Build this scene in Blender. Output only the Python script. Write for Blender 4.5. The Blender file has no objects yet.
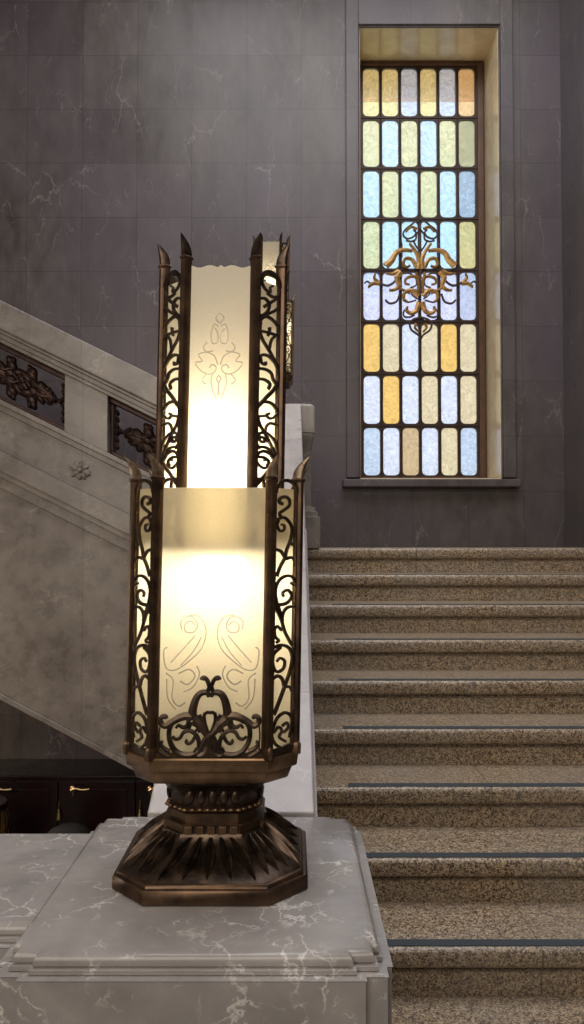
import bpy, math, random
from mathutils import Vector
random.seed(7)
C = bpy.context.scene.collection
PI = math.pi
F = 778.0; HZ = 545.0; CX = 292.0; CZ = 0.02
TILT = math.radians(1.7); RC = HZ - F * math.tan(TILT)
def zr(row, D): return CZ + D * math.tan(TILT + math.atan((RC - row) / F))
def xc(col, D, z=0.0): return (col - CX) * (D * math.cos(TILT) + (z - CZ) * math.sin(TILT)) / F

# ------------------------------------------------------------------ mesh helpers
class MB:
    def __init__(s): s.v = []; s.f = []; s.m = []; s.mi = 0
    def add(s, vs, fs, mi=None):
        o = len(s.v); s.v += [tuple(p) for p in vs]
        s.f += [tuple(i + o for i in f) for f in fs]
        s.m += [s.mi if mi is None else mi] * len(fs)
    def box(s, x0, x1, y0, y1, z0, z1, mi=None):
        v = [(x, y, z) for z in (z0, z1) for y in (y0, y1) for x in (x0, x1)]
        s.add(v, [(0,2,3,1),(4,5,7,6),(0,1,5,4),(2,6,7,3),(0,4,6,2),(1,3,7,5)], mi)
    def loft(s, rings, mi=None, caps=True, closed=True):
        n = len(rings[0]); vs = [p for r in rings for p in r]; fs = []
        for k in range(len(rings) - 1):
            for i in range(n if closed else n - 1):
                j = (i + 1) % n
                fs.append((k*n+i, k*n+j, (k+1)*n+j, (k+1)*n+i))
        if caps:
            fs.append(tuple(range(n))[::-1]); fs.append(tuple(range((len(rings)-1)*n, len(rings)*n)))
        s.add(vs, fs, mi)
    def tube(s, pts, rad, n=8, mi=None, flat=None):
        pts = [Vector(p) for p in pts]; N = len(pts); rings = []
        if not isinstance(rad, (list, tuple)): rad = [rad] * N
        up = Vector((0, 0, 1)); prev = None
        for i, p in enumerate(pts):
            t = (pts[min(i+1, N-1)] - pts[max(i-1, 0)]).normalized()
            a = prev if prev is not None else (Vector((0,1,0)) if abs(t.z) > .8 else up)
            b = t.cross(a).normalized(); a = b.cross(t).normalized(); prev = a
            rings.append([p + (a*math.cos(2*PI*k/n) + b*math.sin(2*PI*k/n)) * rad[i] for k in range(n)])
        s.loft(rings, mi)
    def ball(s, c, r, n=10, m=7, mi=None, M=None):
        if not isinstance(r, (list, tuple)): r = (r, r, r)
        rings = []
        for k in range(m + 1):
            a = PI * k / m; q = max(math.sin(a), 1e-3)
            ring = [Vector((r[0]*q*math.cos(2*PI*i/n), r[1]*q*math.sin(2*PI*i/n), -r[2]*math.cos(a))) for i in range(n)]
            if M: ring = [M(p) for p in ring]
            rings.append([Vector(c) + p for p in ring])
        s.loft(rings, mi)
    def stroke(s, pts, w, F3, d0, d1, mi=None, smooth=3, taper=False, dome=0.0):
        """flat bar following 2-D points, F3 maps (u, v, depth) to space"""
        pts = smooth2(pts, smooth); N = len(pts)
        L, R = [], []
        for i, p in enumerate(pts):
            a = pts[max(i-1, 0)]; b = pts[min(i+1, N-1)]
            tx, ty = b[0]-a[0], b[1]-a[1]; l = math.hypot(tx, ty) or 1
            q = i / (N - 1)
            ww = (w if not isinstance(w, (tuple, list)) else w[0] + (w[1]-w[0]) * q) / 2
            nx, ny = -ty/l*ww, tx/l*ww
            L.append((p[0]+nx, p[1]+ny)); R.append((p[0]-nx, p[1]-ny))
        rings = []
        for i in range(N):
            e = (L[i], R[i]); m = ((L[i][0]+R[i][0])/2, (L[i][1]+R[i][1])/2)
            rings.append([F3(e[0][0], e[0][1], d0), F3(e[0][0], e[0][1], d1), F3(m[0], m[1], d1 + dome),
                          F3(e[1][0], e[1][1], d1), F3(e[1][0], e[1][1], d0)])
        s.loft(rings, mi)
    def build(s, name, mats, parent=None, smooth=False, bevel=0.0, xf=None):
        vs = [xf(Vector(p)) for p in s.v] if xf else s.v
        me = bpy.data.meshes.new(name); me.from_pydata([tuple(p) for p in vs], [], s.f)
        if not isinstance(mats, (list, tuple)): mats = [mats]
        for m in mats: me.materials.append(m)
        for p, i in zip(me.polygons, s.m): p.material_index = min(i, len(mats)-1)
        import bmesh
        bm = bmesh.new(); bm.from_mesh(me)
        bmesh.ops.recalc_face_normals(bm, faces=bm.faces); bm.to_mesh(me); bm.free()
        if smooth:
            me.polygons.foreach_set('use_smooth', [True] * len(me.polygons))
            try: me.set_sharp_from_angle(angle=math.radians(40))
            except Exception: pass
        o = bpy.data.objects.new(name, me); C.objects.link(o)
        if parent: o.parent = parent
        if bevel:
            b = o.modifiers.new('bevel', 'BEVEL'); b.width = bevel; b.segments = 3; b.limit_method = 'ANGLE'
            b.angle_limit = math.radians(50)
        return o
def smooth2(pts, n):
    if n <= 1 or len(pts) < 3: return pts
    out = []; P = [pts[0]] + list(pts) + [pts[-1]]; dim = len(pts[0])
    for i in range(1, len(P) - 2):
        for k in range(n):
            t = k / n
            out.append(tuple(.5*((2*P[i][j]) + (-P[i-1][j]+P[i+1][j])*t + (2*P[i-1][j]-5*P[i][j]+4*P[i+1][j]-P[i+2][j])*t*t
                       + (-P[i-1][j]+3*P[i][j]-3*P[i+1][j]+P[i+2][j])*t**3) for j in range(dim)))
    out.append(tuple(pts[-1])); return out
def tag(o, label=None, cat=None, group=None, kind=None):
    if label: o['label'] = label
    if cat: o['category'] = cat
    if group: o['group'] = group
    if kind: o['kind'] = kind
    return o
def empty(name, loc=(0,0,0)):
    o = bpy.data.objects.new(name, None); o.location = loc; o.empty_display_size = .1; C.objects.link(o); return o
def octa(a, h, z, d=0.0):
    h += d; a += d * .4142
    return [Vector(p) for p in ((a,-h,z),(h,-a,z),(h,a,z),(a,h,z),(-a,h,z),(-h,a,z),(-h,-a,z),(-a,-h,z))]
def notched(hx, hy, n, z, d=0.0):
    """rectangle whose corners step back twice"""
    q = [(hx-.046, hy), (hx-.046, hy-.012), (hx-.010, hy-.012), (hx-.010, hy-.042), (hx, hy-.042)]
    q = [(x+d, y+d) for x, y in q]
    ring = [(x, -y) for x, y in q] + [(x, y) for x, y in q[::-1]] + [(-x, y) for x, y in q] + [(-x, -y) for x, y in q[::-1]]
    return [Vector((x, y, z)) for x, y in ring]

# ------------------------------------------------------------------ materials
def newmat(name):
    m = bpy.data.materials.new(name); m.use_nodes = True; nt = m.node_tree; nt.nodes.clear()
    out = nt.nodes.new('ShaderNodeOutputMaterial'); return m, nt, out
class N:
    def __init__(s, nt): s.nt = nt
    def n(s, t, **kw):
        nd = s.nt.nodes.new('ShaderNode' + t)
        for k, v in kw.items():
            if hasattr(nd, k) and k not in nd.inputs.keys(): setattr(nd, k, v)
            else: s.set(nd.inputs[k], v)
        return nd
    def set(s, inp, v):
        if hasattr(v, 'is_linked') or hasattr(v, 'links'): s.nt.links.new(v, inp)
        else: inp.default_value = v
    def math(s, op, a, b=None, clamp=False):
        nd = s.nt.nodes.new('ShaderNodeMath'); nd.operation = op; nd.use_clamp = clamp
        s.set(nd.inputs[0], a)
        if b is not None: s.set(nd.inputs[1], b)
        return nd.outputs[0]
    def ramp(s, fac, stops):
        nd = s.nt.nodes.new('ShaderNodeValToRGB'); s.set(nd.inputs[0], fac); cr = nd.color_ramp
        while len(cr.elements) < len(stops): cr.elements.new(.5)
        for e, (p, c) in zip(cr.elements, stops): e.position = p; e.color = (*c, 1) if len(c) == 3 else c
        return nd.outputs[0]
    def mix(s, fac, a, b, blend='MIX'):
        nd = s.nt.nodes.new('ShaderNodeMix'); nd.data_type = 'RGBA'; nd.blend_type = blend
        s.set(nd.inputs[0], fac)
        s.set(nd.inputs[6], a if not isinstance(a, tuple) else (*a, 1)); s.set(nd.inputs[7], b if not isinstance(b, tuple) else (*b, 1))
        return nd.outputs[2]
    def noise(s, vec, scale, detail=4, rough=.5, dist=0.0):
        nd = s.nt.nodes.new('ShaderNodeTexNoise'); s.set(nd.inputs['Vector'], vec)
        nd.inputs['Scale'].default_value = scale; nd.inputs['Detail'].default_value = detail
        nd.inputs['Roughness'].default_value = rough; nd.inputs['Distortion'].default_value = dist
        return nd.outputs[0], nd.outputs[1]
def marble(name, c0, c1, vein=(.6,.58,.55), vs=6.0, va=.7, rough=.28, joints=None, tint=None, thr=.012, zs=1.0):
    m, nt, out = newmat(name); g = N(nt)
    pos = g.n('NewGeometry').outputs['Position']
    mp = g.n('Mapping', Vector=pos); mp.inputs['Scale'].default_value = (1, 1, zs); v = mp.outputs[0]
    n1, _ = g.noise(v, 2.6, 6, .6, .4); n2, nc = g.noise(v, 9, 5, .6)
    col = g.mix(g.ramp(n1, [(.32,(0,0,0)),(.68,(1,1,1))]), c0, c1)
    col = g.mix(g.math('MULTIPLY', g.ramp(n2, [(.4,(0,0,0)),(.75,(1,1,1))]), .45), col, tuple(min(1, x*1.5) for x in c1))
    if tint:
        n3, _ = g.noise(v, .9, 2); col = g.mix(g.math('MULTIPLY', g.ramp(n3, [(.4,(0,0,0)),(.62,(1,1,1))]), .7), col, tint)
    # veins
    ad = nt.nodes.new('ShaderNodeVectorMath'); ad.operation = 'MULTIPLY_ADD'
    nt.links.new(nc, ad.inputs[0]); ad.inputs[1].default_value = (.16,)*3; nt.links.new(v, ad.inputs[2])
    fac = None
    for sc, th, lo in ((vs, thr, .5), (vs*2.7, thr*1.6, .56)):
        vo = g.n('TexVoronoi', feature='DISTANCE_TO_EDGE', Vector=ad.outputs[0]); vo.inputs['Scale'].default_value = sc
        e = g.ramp(vo.outputs['Distance'], [(0,(1,1,1)),(th,(.5,.5,.5)),(th*2.6,(0,0,0))])
        mk, _ = g.noise(v, sc*.55 + 1.3, 3)
        mk = g.ramp(mk, [(lo,(0,0,0)),(lo+.14,(1,1,1))])
        k = g.math('MULTIPLY', e, mk); fac = k if fac is None else g.math('MAXIMUM', fac, k)
    col = g.mix(g.math('MULTIPLY', fac, va), col, vein)
    bump = None
    if joints:
        sx, ox, sz, oz, ax, w = joints
        sp = g.n('SeparateXYZ', Vector=pos)
        def line(o, size, off):
            q = g.math('DIVIDE', g.math('SUBTRACT', o, off), size)
            fr = g.math('ABSOLUTE', g.math('SUBTRACT', g.math('FRACT', g.math('ADD', q, .5)), .5))
            return g.math('LESS_THAN', g.math('MULTIPLY', fr, size), w), g.math('FLOOR', q)
        lx, ix = line(sp.outputs[ax], sx, ox); ln = lx
        cb = g.n('CombineXYZ', X=ix)
        if sz:
            lz, iz = line(sp.outputs[2], sz, oz); ln = g.math('MAXIMUM', lx, lz)
            nt.links.new(iz, cb.inputs['Y'])
        wn = g.n('TexWhiteNoise', noise_dimensions='3D', Vector=cb.outputs[0])
        f = g.math('ADD', g.math('MULTIPLY', wn.outputs[0], .22), .89)
        hs = g.n('HueSaturation', Color=col, Value=f); col = hs.outputs[0]
        col = g.mix(g.math('MULTIPLY', ln, .38), col, tuple(x*.35 for x in c0))
    b = g.n('BsdfPrincipled'); nt.links.new(col, b.inputs['Base Color'])
    rr = g.math('ADD', g.math('MULTIPLY', n2, .25), rough - .12); nt.links.new(rr, b.inputs['Roughness'])
    b.inputs['Specular IOR Level'].default_value = .45
    bp = g.n('Bump'); bp.inputs['Strength'].default_value = .06; bp.inputs['Distance'].default_value = .01
    nt.links.new(n2, bp.inputs['Height']); nt.links.new(bp.outputs[0], b.inputs['Normal'])
    nt.links.new(b.outputs[0], out.inputs[0]); return m
def granite(name):
    m, nt, out = newmat(name); g = N(nt); pos = g.n('NewGeometry').outputs['Position']
    vo = g.n('TexVoronoi', Vector=pos); vo.inputs['Scale'].default_value = 230
    sp = g.n('SeparateColor', Color=vo.outputs['Color'])
    col = g.ramp(sp.outputs[0], [(0,(.045,.032,.024)),(.2,(.06,.042,.03)),(.28,(.29,.205,.125)),(.65,(.47,.355,.225)),(1,(.66,.56,.42))])
    n1, _ = g.noise(pos, 60, 5, .7); n2, _ = g.noise(pos, 3.0, 3)
    col = g.mix(g.ramp(n1, [(.38,(.75,.75,.75)),(.5,(0,0,0))]), col, (.045,.032,.025))
    col = g.mix(g.math('MULTIPLY', g.ramp(n2, [(.35,(0,0,0)),(.7,(1,1,1))]), .35), col, (.30,.28,.26))
    b = g.n('BsdfPrincipled'); nt.links.new(col, b.inputs['Base Color']); b.inputs['Roughness'].default_value = .28
    bp = g.n('Bump'); bp.inputs['Strength'].default_value = .15; bp.inputs['Distance'].default_value = .003
    nt.links.new(n1, bp.inputs['Height']); nt.links.new(bp.outputs[0], b.inputs['Normal'])
    nt.links.new(b.outputs[0], out.inputs[0]); return m
def plain(name, c, rough=.5, metal=0.0, var=.25, sc=30, c2=None, bump=.1):
    m, nt, out = newmat(name); g = N(nt); tc = g.n('TexCoord').outputs['Object']
    n1, _ = g.noise(tc, sc, 5, .6); c2 = c2 or tuple(x*(1-var*1.6) for x in c)
    col = g.mix(g.ramp(n1, [(.35,(0,0,0)),(.65,(1,1,1))]), c2, c)
    b = g.n('BsdfPrincipled'); nt.links.new(col, b.inputs['Base Color'])
    b.inputs['Metallic'].default_value = metal
    nt.links.new(g.math('ADD', g.math('MULTIPLY', n1, .2), rough-.1), b.inputs['Roughness'])
    if bump:
        bp = g.n('Bump'); bp.inputs['Strength'].default_value = bump; bp.inputs['Distance'].default_value = .002
        nt.links.new(n1, bp.inputs['Height']); nt.links.new(bp.outputs[0], b.inputs['Normal'])
    nt.links.new(b.outputs[0], out.inputs[0]); return m
def frosted(name='frosted_glass', cc=None):
    m, nt, out = newmat(name); g = N(nt); tc = g.n('TexCoord').outputs['Object']
    n1, _ = g.noise(tc, 260, 3, .7)
    col = g.mix(g.ramp(n1, [(.4,(0,0,0)),(.6,(1,1,1))]), cc or (.90,.82,.63), cc or (.95,.89,.72))
    tr = g.n('BsdfTranslucent'); nt.links.new(col, tr.inputs['Color'])
    di = g.n('BsdfDiffuse'); di.inputs['Color'].default_value = (.62,.56,.44,1)
    gl = g.n('BsdfGlossy'); gl.inputs['Roughness'].default_value = .35
    rf = g.n('BsdfRefraction'); rf.inputs['IOR'].default_value = 1.2; rf.inputs['Roughness'].default_value = .55
    rf.inputs['Color'].default_value = (.9,.85,.7,1)
    a = g.n('MixShader', Fac=.30); nt.links.new(tr.outputs[0], a.inputs[1]); nt.links.new(di.outputs[0], a.inputs[2])
    b = g.n('MixShader', Fac=.13); nt.links.new(a.outputs[0], b.inputs[1]); nt.links.new(rf.outputs[0], b.inputs[2])
    c = g.n('MixShader', Fac=.05); nt.links.new(b.outputs[0], c.inputs[1]); nt.links.new(gl.outputs[0], c.inputs[2])
    nt.links.new(c.outputs[0], out.inputs[0]); return m
def etched():
    m, nt, out = newmat('etched_glass'); g = N(nt)
    tr = g.n('BsdfTranslucent'); tr.inputs['Color'].default_value = (1,.96,.82,1)
    tp = g.n('BsdfTransparent'); tp.inputs[0].default_value = (.97,.96,.93,1)
    gl = g.n('BsdfGlossy'); gl.inputs['Roughness'].default_value = .3
    a = g.n('MixShader', Fac=.22); nt.links.new(tp.outputs[0], a.inputs[1]); nt.links.new(tr.outputs[0], a.inputs[2])
    b = g.n('MixShader', Fac=.10); nt.links.new(a.outputs[0], b.inputs[1]); nt.links.new(gl.outputs[0], b.inputs[2])
    nt.links.new(b.outputs[0], out.inputs[0]); return m
def clear(name, c=(.97,.95,.9)):
    m, nt, out = newmat(name); g = N(nt)
    t = g.n('BsdfTransparent'); t.inputs[0].default_value = (*c, 1)
    nt.links.new(t.outputs[0], out.inputs[0]); return m
def winglass(name, c, tl):
    m, nt, out = newmat(name); g = N(nt); pos = g.n('NewGeometry').outputs['Position']
    n1, _ = g.noise(pos, 26, 4, .6, 1.2); n2, _ = g.noise(pos, 5, 2)
    f = g.math('ADD', g.math('MULTIPLY', n1, .55), .72)
    hs = g.n('HueSaturation', Color=(*c, 1), Value=f)
    t = g.n('BsdfTransparent'); nt.links.new(hs.outputs[0], t.inputs[0])
    tr = g.n('BsdfTranslucent'); nt.links.new(hs.outputs[0], tr.inputs[0])
    gl = g.n('BsdfGlossy'); gl.inputs['Roughness'].default_value = .12
    bp = g.n('Bump'); bp.inputs['Strength'].default_value = .5; bp.inputs['Distance'].default_value = .01
    nt.links.new(n1, bp.inputs['Height']); nt.links.new(bp.outputs[0], gl.inputs['Normal'])
    a = g.n('MixShader', Fac=tl); nt.links.new(t.outputs[0], a.inputs[1]); nt.links.new(tr.outputs[0], a.inputs[2])
    b = g.n('MixShader', Fac=.04); nt.links.new(a.outputs[0], b.inputs[1]); nt.links.new(gl.outputs[0], b.inputs[2])
    nt.links.new(b.outputs[0], out.inputs[0]); return m
def emit(name, c, s):
    m, nt, out = newmat(name); g = N(nt); e = g.n('Emission'); e.inputs[0].default_value = (*c, 1); e.inputs[1].default_value = s
    nt.links.new(e.outputs[0], out.inputs[0]); return m

BLK = 55.6 * 6.9 / F
M_wall = marble('dark_grey_marble_blocks', (.060,.050,.048), (.120,.104,.097), vein=(.34,.31,.30), vs=3.2, va=.55, rough=.36,
                joints=(BLK, xc(301.5, 6.9), BLK, zr(491.5, 6.9), 0, .0035), tint=(.105,.085,.105), thr=.006, zs=.45)
M_wside = marble('lightened_side_wall_marble', (.078,.066,.062), (.150,.130,.120), vein=(.36,.33,.33), vs=2.6, va=.5, rough=.32,  # same marble as the back wall, lightened in place of stronger light
                joints=(BLK, 6.9, BLK, zr(491.5, 6.9), 1, .0035), tint=(.10,.085,.10), thr=.006, zs=.45)
M_par = marble('balustrade_marble', (.150,.128,.112), (.255,.228,.203), vein=(.55,.52,.48), vs=5.5, va=.6, rough=.28,
               joints=(1.24, xc(77.6, 5.0), None, 0, 0, .003), thr=.008)
M_ped = marble('pedestal_marble', (.205,.190,.180), (.35,.332,.325), vein=(.78,.76,.74), vs=11.0, va=.9, rough=.17, thr=.015)
M_cop = marble('lamplit_coping_marble', (.36,.33,.325), (.47,.44,.43), vein=(.68,.66,.66), vs=7, va=.5, rough=.3, joints=(1.0, 4.35-.02, None, 0, 1, .002))  # made paler: the lamp's strong light on the parapet is in the colour
M_cream = marble('cream_reveal_stone', (.72,.57,.38), (.80,.66,.46), vein=(.6,.55,.42), vs=5, va=.3, rough=.16)
M_gran = granite('speckled_brown_granite')
M_floor = marble('hall_floor_stone', (.14,.125,.11), (.2,.18,.16), vs=4, rough=.3)
M_ceil = plain('ceiling_plaster', (.5,.46,.42), .8, bump=0)
M_bronze = plain('aged_bronze', (.150,.092,.056), .36, .85, sc=22, c2=(.065,.042,.030), bump=.15)
M_brd = plain('dark_bronze_casting', (.125,.088,.062), .36, .85, sc=40, c2=(.035,.025,.02), bump=.15)
M_brl = plain('warm_brass_edge', (.28,.18,.10), .34, .85, sc=20, c2=(.14,.085,.05), bump=.1)
M_horn = plain('pale_horn_tip_metal', (.42,.34,.25), .32, .7, sc=60, c2=(.16,.1,.06), bump=.05)
M_grille = plain('red_brown_bronze', (.075,.04,.03), .40, .6, sc=14, c2=(.03,.016,.014), bump=.2)
M_gold = plain('gilt_metal', (.55,.33,.11), .4, .5, sc=30, c2=(.25,.13,.04), bump=.1)
M_came = plain('dark_brown_window_bars', (.055,.03,.02), .45, .3, bump=.05)
M_wood = plain('brown_window_frame', (.12,.06,.03), .4, .2, sc=8, bump=.05)
M_strip = plain('blue_grey_nonslip_strip', (.055,.075,.09), .65, 0, sc=200)
M_black = plain('black_lacquer', (.010,.006,.007), .25, 0, sc=4, c2=(.02,.006,.008), bump=0)
M_brass = plain('polished_brass', (.75,.55,.28), .3, .9, bump=0)
M_grey = plain('grey_painted_metal', (.10,.10,.11), .45, 0)
M_frost = frosted(); M_clear = clear('clear_inner_face')
M_etch = etched(); M_bulb = emit('lit_bulb', (1.0, .87, .66), 35.0)
M_eave = plain('orange_exterior_plaster', (1.0,.64,.34), .8, bump=0)

# ------------------------------------------------------------------ the setting
WY = 6.9; WX = 2.42; FL = -1.585
wx0, wx1 = xc(360, WY, 2.3), xc(500, WY, 2.3); wz0, wz1 = zr(478, WY), zr(28, WY); GY = 7.40
m = MB()
m.box(-5.2, wx0, WY, WY+.6, -3.0, 6.0); m.box(wx1, WX+.2, WY, WY+.6, -3.0, 6.0)
m.box(wx0, wx1, WY, WY+.6, -3.0, wz0-.02); m.box(wx0, wx1, WY, WY+.6, wz1+.02, 6.0)
tag(m.build('wall_back', M_wall), kind='structure')
m = MB()   # cream lining of the window opening
m.box(wx0-.01, wx0+.004, WY+.004, WY+.6, wz0-.02, wz1+.02); m.box(wx1-.004, wx1+.01, WY+.004, WY+.6, wz0-.02, wz1+.02)
m.box(wx0+.004, wx1-.004, WY+.004, WY+.6, wz1, wz1+.02); m.box(wx0+.004, wx1-.004, WY+.004, WY+.6, wz0-.02, wz0)
tag(m.build('trim_1', M_cream), kind='structure')
m = MB(); m.box(WX, WX+.2, -3.2, WY, -1.7, 6.0); tag(m.build('wall_right', M_wside), kind='structure')
m = MB(); m.box(-5.2, -5.0, -3.2, WY, -3.0, 6.0); tag(m.build('wall_left', M_wside), kind='structure')
m = MB(); m.box(-5.0, WX, -3.2, -3.0, -1.7, 6.0); tag(m.build('wall_front', M_wall), kind='structure')
m = MB(); m.box(-5.2, WX+.2, -3.2, WY+.6, 6.0, 6.2); tag(m.build('ceiling', M_ceil), kind='structure')
m = MB(); m.box(-5.0, WX, -3.0, 1.76, FL-.15, FL); m.box(-.34, WX, 1.76, 2.3, FL-.15, FL); m.box(-5.0, -.34, 1.66, 1.76, -2.9, FL-.15)
tag(m.build('floor', M_floor), kind='structure')
m = MB(); m.box(-5.0, -.34, 1.76, WY, -3.0, -2.9); tag(m.build('floor_basement', M_floor), kind='structure')
m = MB(); m.box(-.335, -.2, 1.77, WY-.001, -3.0, FL-.001); m.box(-.335, -.2, 5.02, WY-.001, FL, -.601); m.box(-5.0, -.2, 1.62, 1.66, -3.0, FL-.151)
tag(m.build('wall_stairwell', M_wall), kind='structure')
# base course and architrave
m = MB(); m.box(.18, WX, WY-.018, WY, 0.0, zr(521, WY)); tag(m.build('baseboard_back', M_wall), kind='structure')
m = MB(); m.box(WX-.018, WX, 4.95, WY-.018, 0.0, zr(521, WY)); tag(m.build('baseboard_right', M_wside), kind='structure')
m = MB(); aw = 14*WY/F; e = .035
m.box(wx0-aw, wx0-.012, WY-e, WY, wz0, 5.5); m.box(wx1+.012, wx1+aw, WY-e, WY, wz0, 5.5); m.box(wx0-.012, wx1+.012, WY-e, WY, wz1+.012, 5.5)
m.box(wx0-.012, wx0, WY-.02, WY+.002, wz0, wz1); m.box(wx1, wx1+.012, WY-.02, WY+.002, wz0, wz1+.012); m.box(wx0-.012, wx1, WY-.02, WY+.002, wz1, wz1+.012)
tag(m.build('trim_2', M_wall, bevel=.006), kind='structure')
m = MB(); m.box(xc(343, WY-.1), xc(522, WY-.1), WY-.11, WY+.02, zr(487, WY-.1), zr(479, WY-.1))
tag(m.build('trim_3', M_wall, bevel=.012), kind='structure')
# exterior eave seen through the top row of panes
m = MB(); m.box(-.5, 4.4, 9.5, 9.56, zr(97, 9.5), zr(97, 9.5)+.12); m.box(-.5, 4.4, 9.56, 9.7, zr(97, 9.5)+.05, zr(97, 9.5)+2.2)
tag(m.build('trim_4', M_eave), kind='structure')

# window_1: frame, glazing bars, panes, iron ornament
win = empty('window_1', ((wx0+wx1)/2, GY, wz0)); tag(win, kind='structure')
def W(x, y, z): return Vector((x, y, z)) - Vector(win.location)
cols = [363.4 + 19.25*i for i in range(6)]; cw = 16.2
rows = [(69,117),(120.5,167.5),(171,218),(221.5,269),(272.6,320.5),(324.2,372),(376,424),(428,475.5)]
fx = [361.4] + [cols[i] + cw + 1.5 for i in range(5)] + [478.3]
fy = [67.3] + [(rows[i][1]+rows[i+1][0])/2 for i in range(7)] + [477.2]
S = GY / F
def P(c, r, d=0.0): return W(xc(c, GY, 2.3), GY + d, zr(r, GY))
grid = ['ssbsbO', 'YBYBYG', 'BYBYBN', 'YCCCCg', 'LLLLLl', 'AcwcAc', 'wAwcwc', 'WwkwcW']
tones = {'A':(.96,.76,.40), 'O':(.98,.78,.52), 'b':(.86,.88,.92), 'Y':(.90,.86,.64), 'B':(.82,.91,.97), 'G':(.72,.68,.50), 'N':(.68,.73,.78),
         'C':(.84,.94,1.0), 'g':(.88,.78,.52), 'L':(.86,.86,.96), 'l':(.76,.78,.86), 'c':(.88,.80,.62), 'w':(.86,.88,.93), 'W':(.76,.82,.88), 'k':(.80,.68,.50)}
tones['s'] = (1.0, .90, .60); keys = list(tones); gm = [winglass('coloured_glass_' + {'A':'amber','O':'orange','b':'tan','Y':'lime','B':'sky','G':'olive','N':'slate','C':'azure','g':'straw','L':'lilac','l':'violet','c':'cream','w':'white','W':'pearl','k':'beige','s':'sun'}[k], tones[k], .22) for k in keys]
gl = MB(); ca = MB()
for r, (r0, r1) in enumerate(rows):
    for c in range(6):
        x0, x1 = cols[c], cols[c] + cw; rad = 4.6; ring = []; outer = []
        X0, X1, Y0, Y1 = fx[c], fx[c+1], fy[r], fy[r+1]
        for (cx, cy, a0, ox, oy) in ((x1-rad, r1-rad, 0, X1, Y1), (x0+rad, r1-rad, 90, X0, Y1), (x0+rad, r0+rad, 180, X0, Y0), (x1-rad, r0+rad, 270, X1, Y0)):
            for k in range(5):
                a = math.radians(a0 + 22.5*k); ring.append((cx + rad*math.cos(a), cy + rad*math.sin(a))); outer.append((ox, oy))
        n = len(ring)
        vs = [P(*p, -.015) for p in outer] + [P(*p, -.015) for p in ring] + [P(*p, .015) for p in ring] + [P(*p, .015) for p in outer]
        fs = []
        for i in range(n):
            j = (i+1) % n
            for a in (0, 1, 2): 
                f = (a*n+i, a*n+j, (a+1)*n+j, (a+1)*n+i)
                if a == 0 and outer[i] == outer[j]: f = (i, n+j, n+i)
                if a == 2 and outer[i] == outer[j]: f = (2*n+i, 2*n+j, 3*n+i)
                fs.append(f)
        ca.add(vs, fs)
        # raised rounded came rib round each pane
        k = keys.index(grid[r][c])
        a, b = P(x0-.8, r1+.8, 0), P(x1+.8, r0-.8, .006)
        gl.box(a.x, b.x, a.y, b.y, a.z, b.z, k)
for f_ in gl.f[:0]: pass
for c in range(1, 6): ca.tube([P(fx[c], fy[0], -.016), P(fx[c], fy[-1], -.016)], .007, 6)
for r in range(1, 8): ca.tube([P(fx[0], fy[r], -.017), P(fx[-1], fy[r], -.017)], .009, 6)
gl.build('glazing', gm, win); ca.build('glazing_bars', M_came, win)
m = MB(); a = P(fx[0], fy[-1]); b = P(fx[-1], fy[0]); rx = xc(484.3, GY, 2.3) - win.location.x; lx = wx0 + .004 - win.location.x
tz = wz1 - win.location.z; bz = .001
m.box(lx, a.x, -.03, .04, bz, tz); m.box(b.x, rx, -.03, .04, bz, tz); m.box(a.x, b.x, -.03, .04, b.z, tz); m.box(a.x, b.x, -.03, .04, bz, a.z)
m.box(rx, wx1-.004-win.location.x, -.012, .06, bz, tz)
m.build('window_frame', M_wood, win, bevel=.006)
# scrollwork in the middle of the window, traced as half and mirrored
S0 = 4.71; cxp = 283
def PW(u, v, d): return P(420 + u, 210 + v, -.028 - d)
half_dark = [([(283,60),(262,60),(240,78),(212,100),(203,125),(222,142),(252,132),(262,112),(250,100)], 7), ([(283,100),(265,120),(262,145),(240,155),(215,150)], 7),
  ([(250,150),(262,175),(280,200)], 7), ([(190,292),(165,340),(130,362),(95,352),(80,345)], 9), ([(185,400),(172,435),(145,446),(128,440),(118,428)], 8), ([(20,352),(32,342),(45,350),(60,356)], 6),
  ([(200,305),(235,305),(262,330),(262,360),(235,372)], 6), ([(225,470),(205,480),(205,505),(230,510),(255,500)], 7), ([(283,510),(250,520),(232,540),(240,570),(270,592),(283,612)], 8),
  ([(200,430),(225,440),(262,430)], 6), ([(262,380),(240,400),(270,425)], 6), ([(116,268),(112,258),(125,250)], 6), ([(197,160),(197,230)], 5)]
half_gold = [([(272,285),(276,240),(258,200),(232,165)], (24,8)), ([(246,200),(205,196),(170,208),(148,245),(120,270)], (12,26)), ([(262,275),(245,242),(215,235),(203,258),(215,276),(235,268)], (16,8)),
  ([(190,296),(172,325),(182,362),(160,382),(135,384)], (26,8)), ([(180,296),(150,308),(120,305)], (20,6)), ([(90,352),(62,352),(42,366),(45,372)], (18,7)), ([(88,350),(66,328),(72,306)], (16,6)), ([(275,330),(248,318),(215,330),(212,352),(232,358)], (14,7)),
  ([(272,412),(244,385),(208,395),(205,425),(222,440)], (20,8)), ([(276,440),(262,480),(236,492),(216,478),(222,460)], (22,8)), ([(268,98),(240,88),(215,112)], (12,6)), ([(262,300),(272,350),(270,400)], (10,10)), ([(262,540),(256,560),(274,580)], (12,6)), ([(180,372),(205,385),(235,400)], (10,8))]
md, mg = MB(), MB()
for sgn in (1, -1):
    for p, w in half_dark: md.stroke([((x-cxp)/S0*sgn, y/S0) for x, y in p], w*1.15/S0, PW, 0, .012)
    for p, w in half_gold: mg.stroke([((x-cxp)/S0*sgn, y/S0) for x, y in p], (w[0]*1.2/S0, w[1]*1.3/S0), PW, .004, .016, dome=.008)
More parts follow.
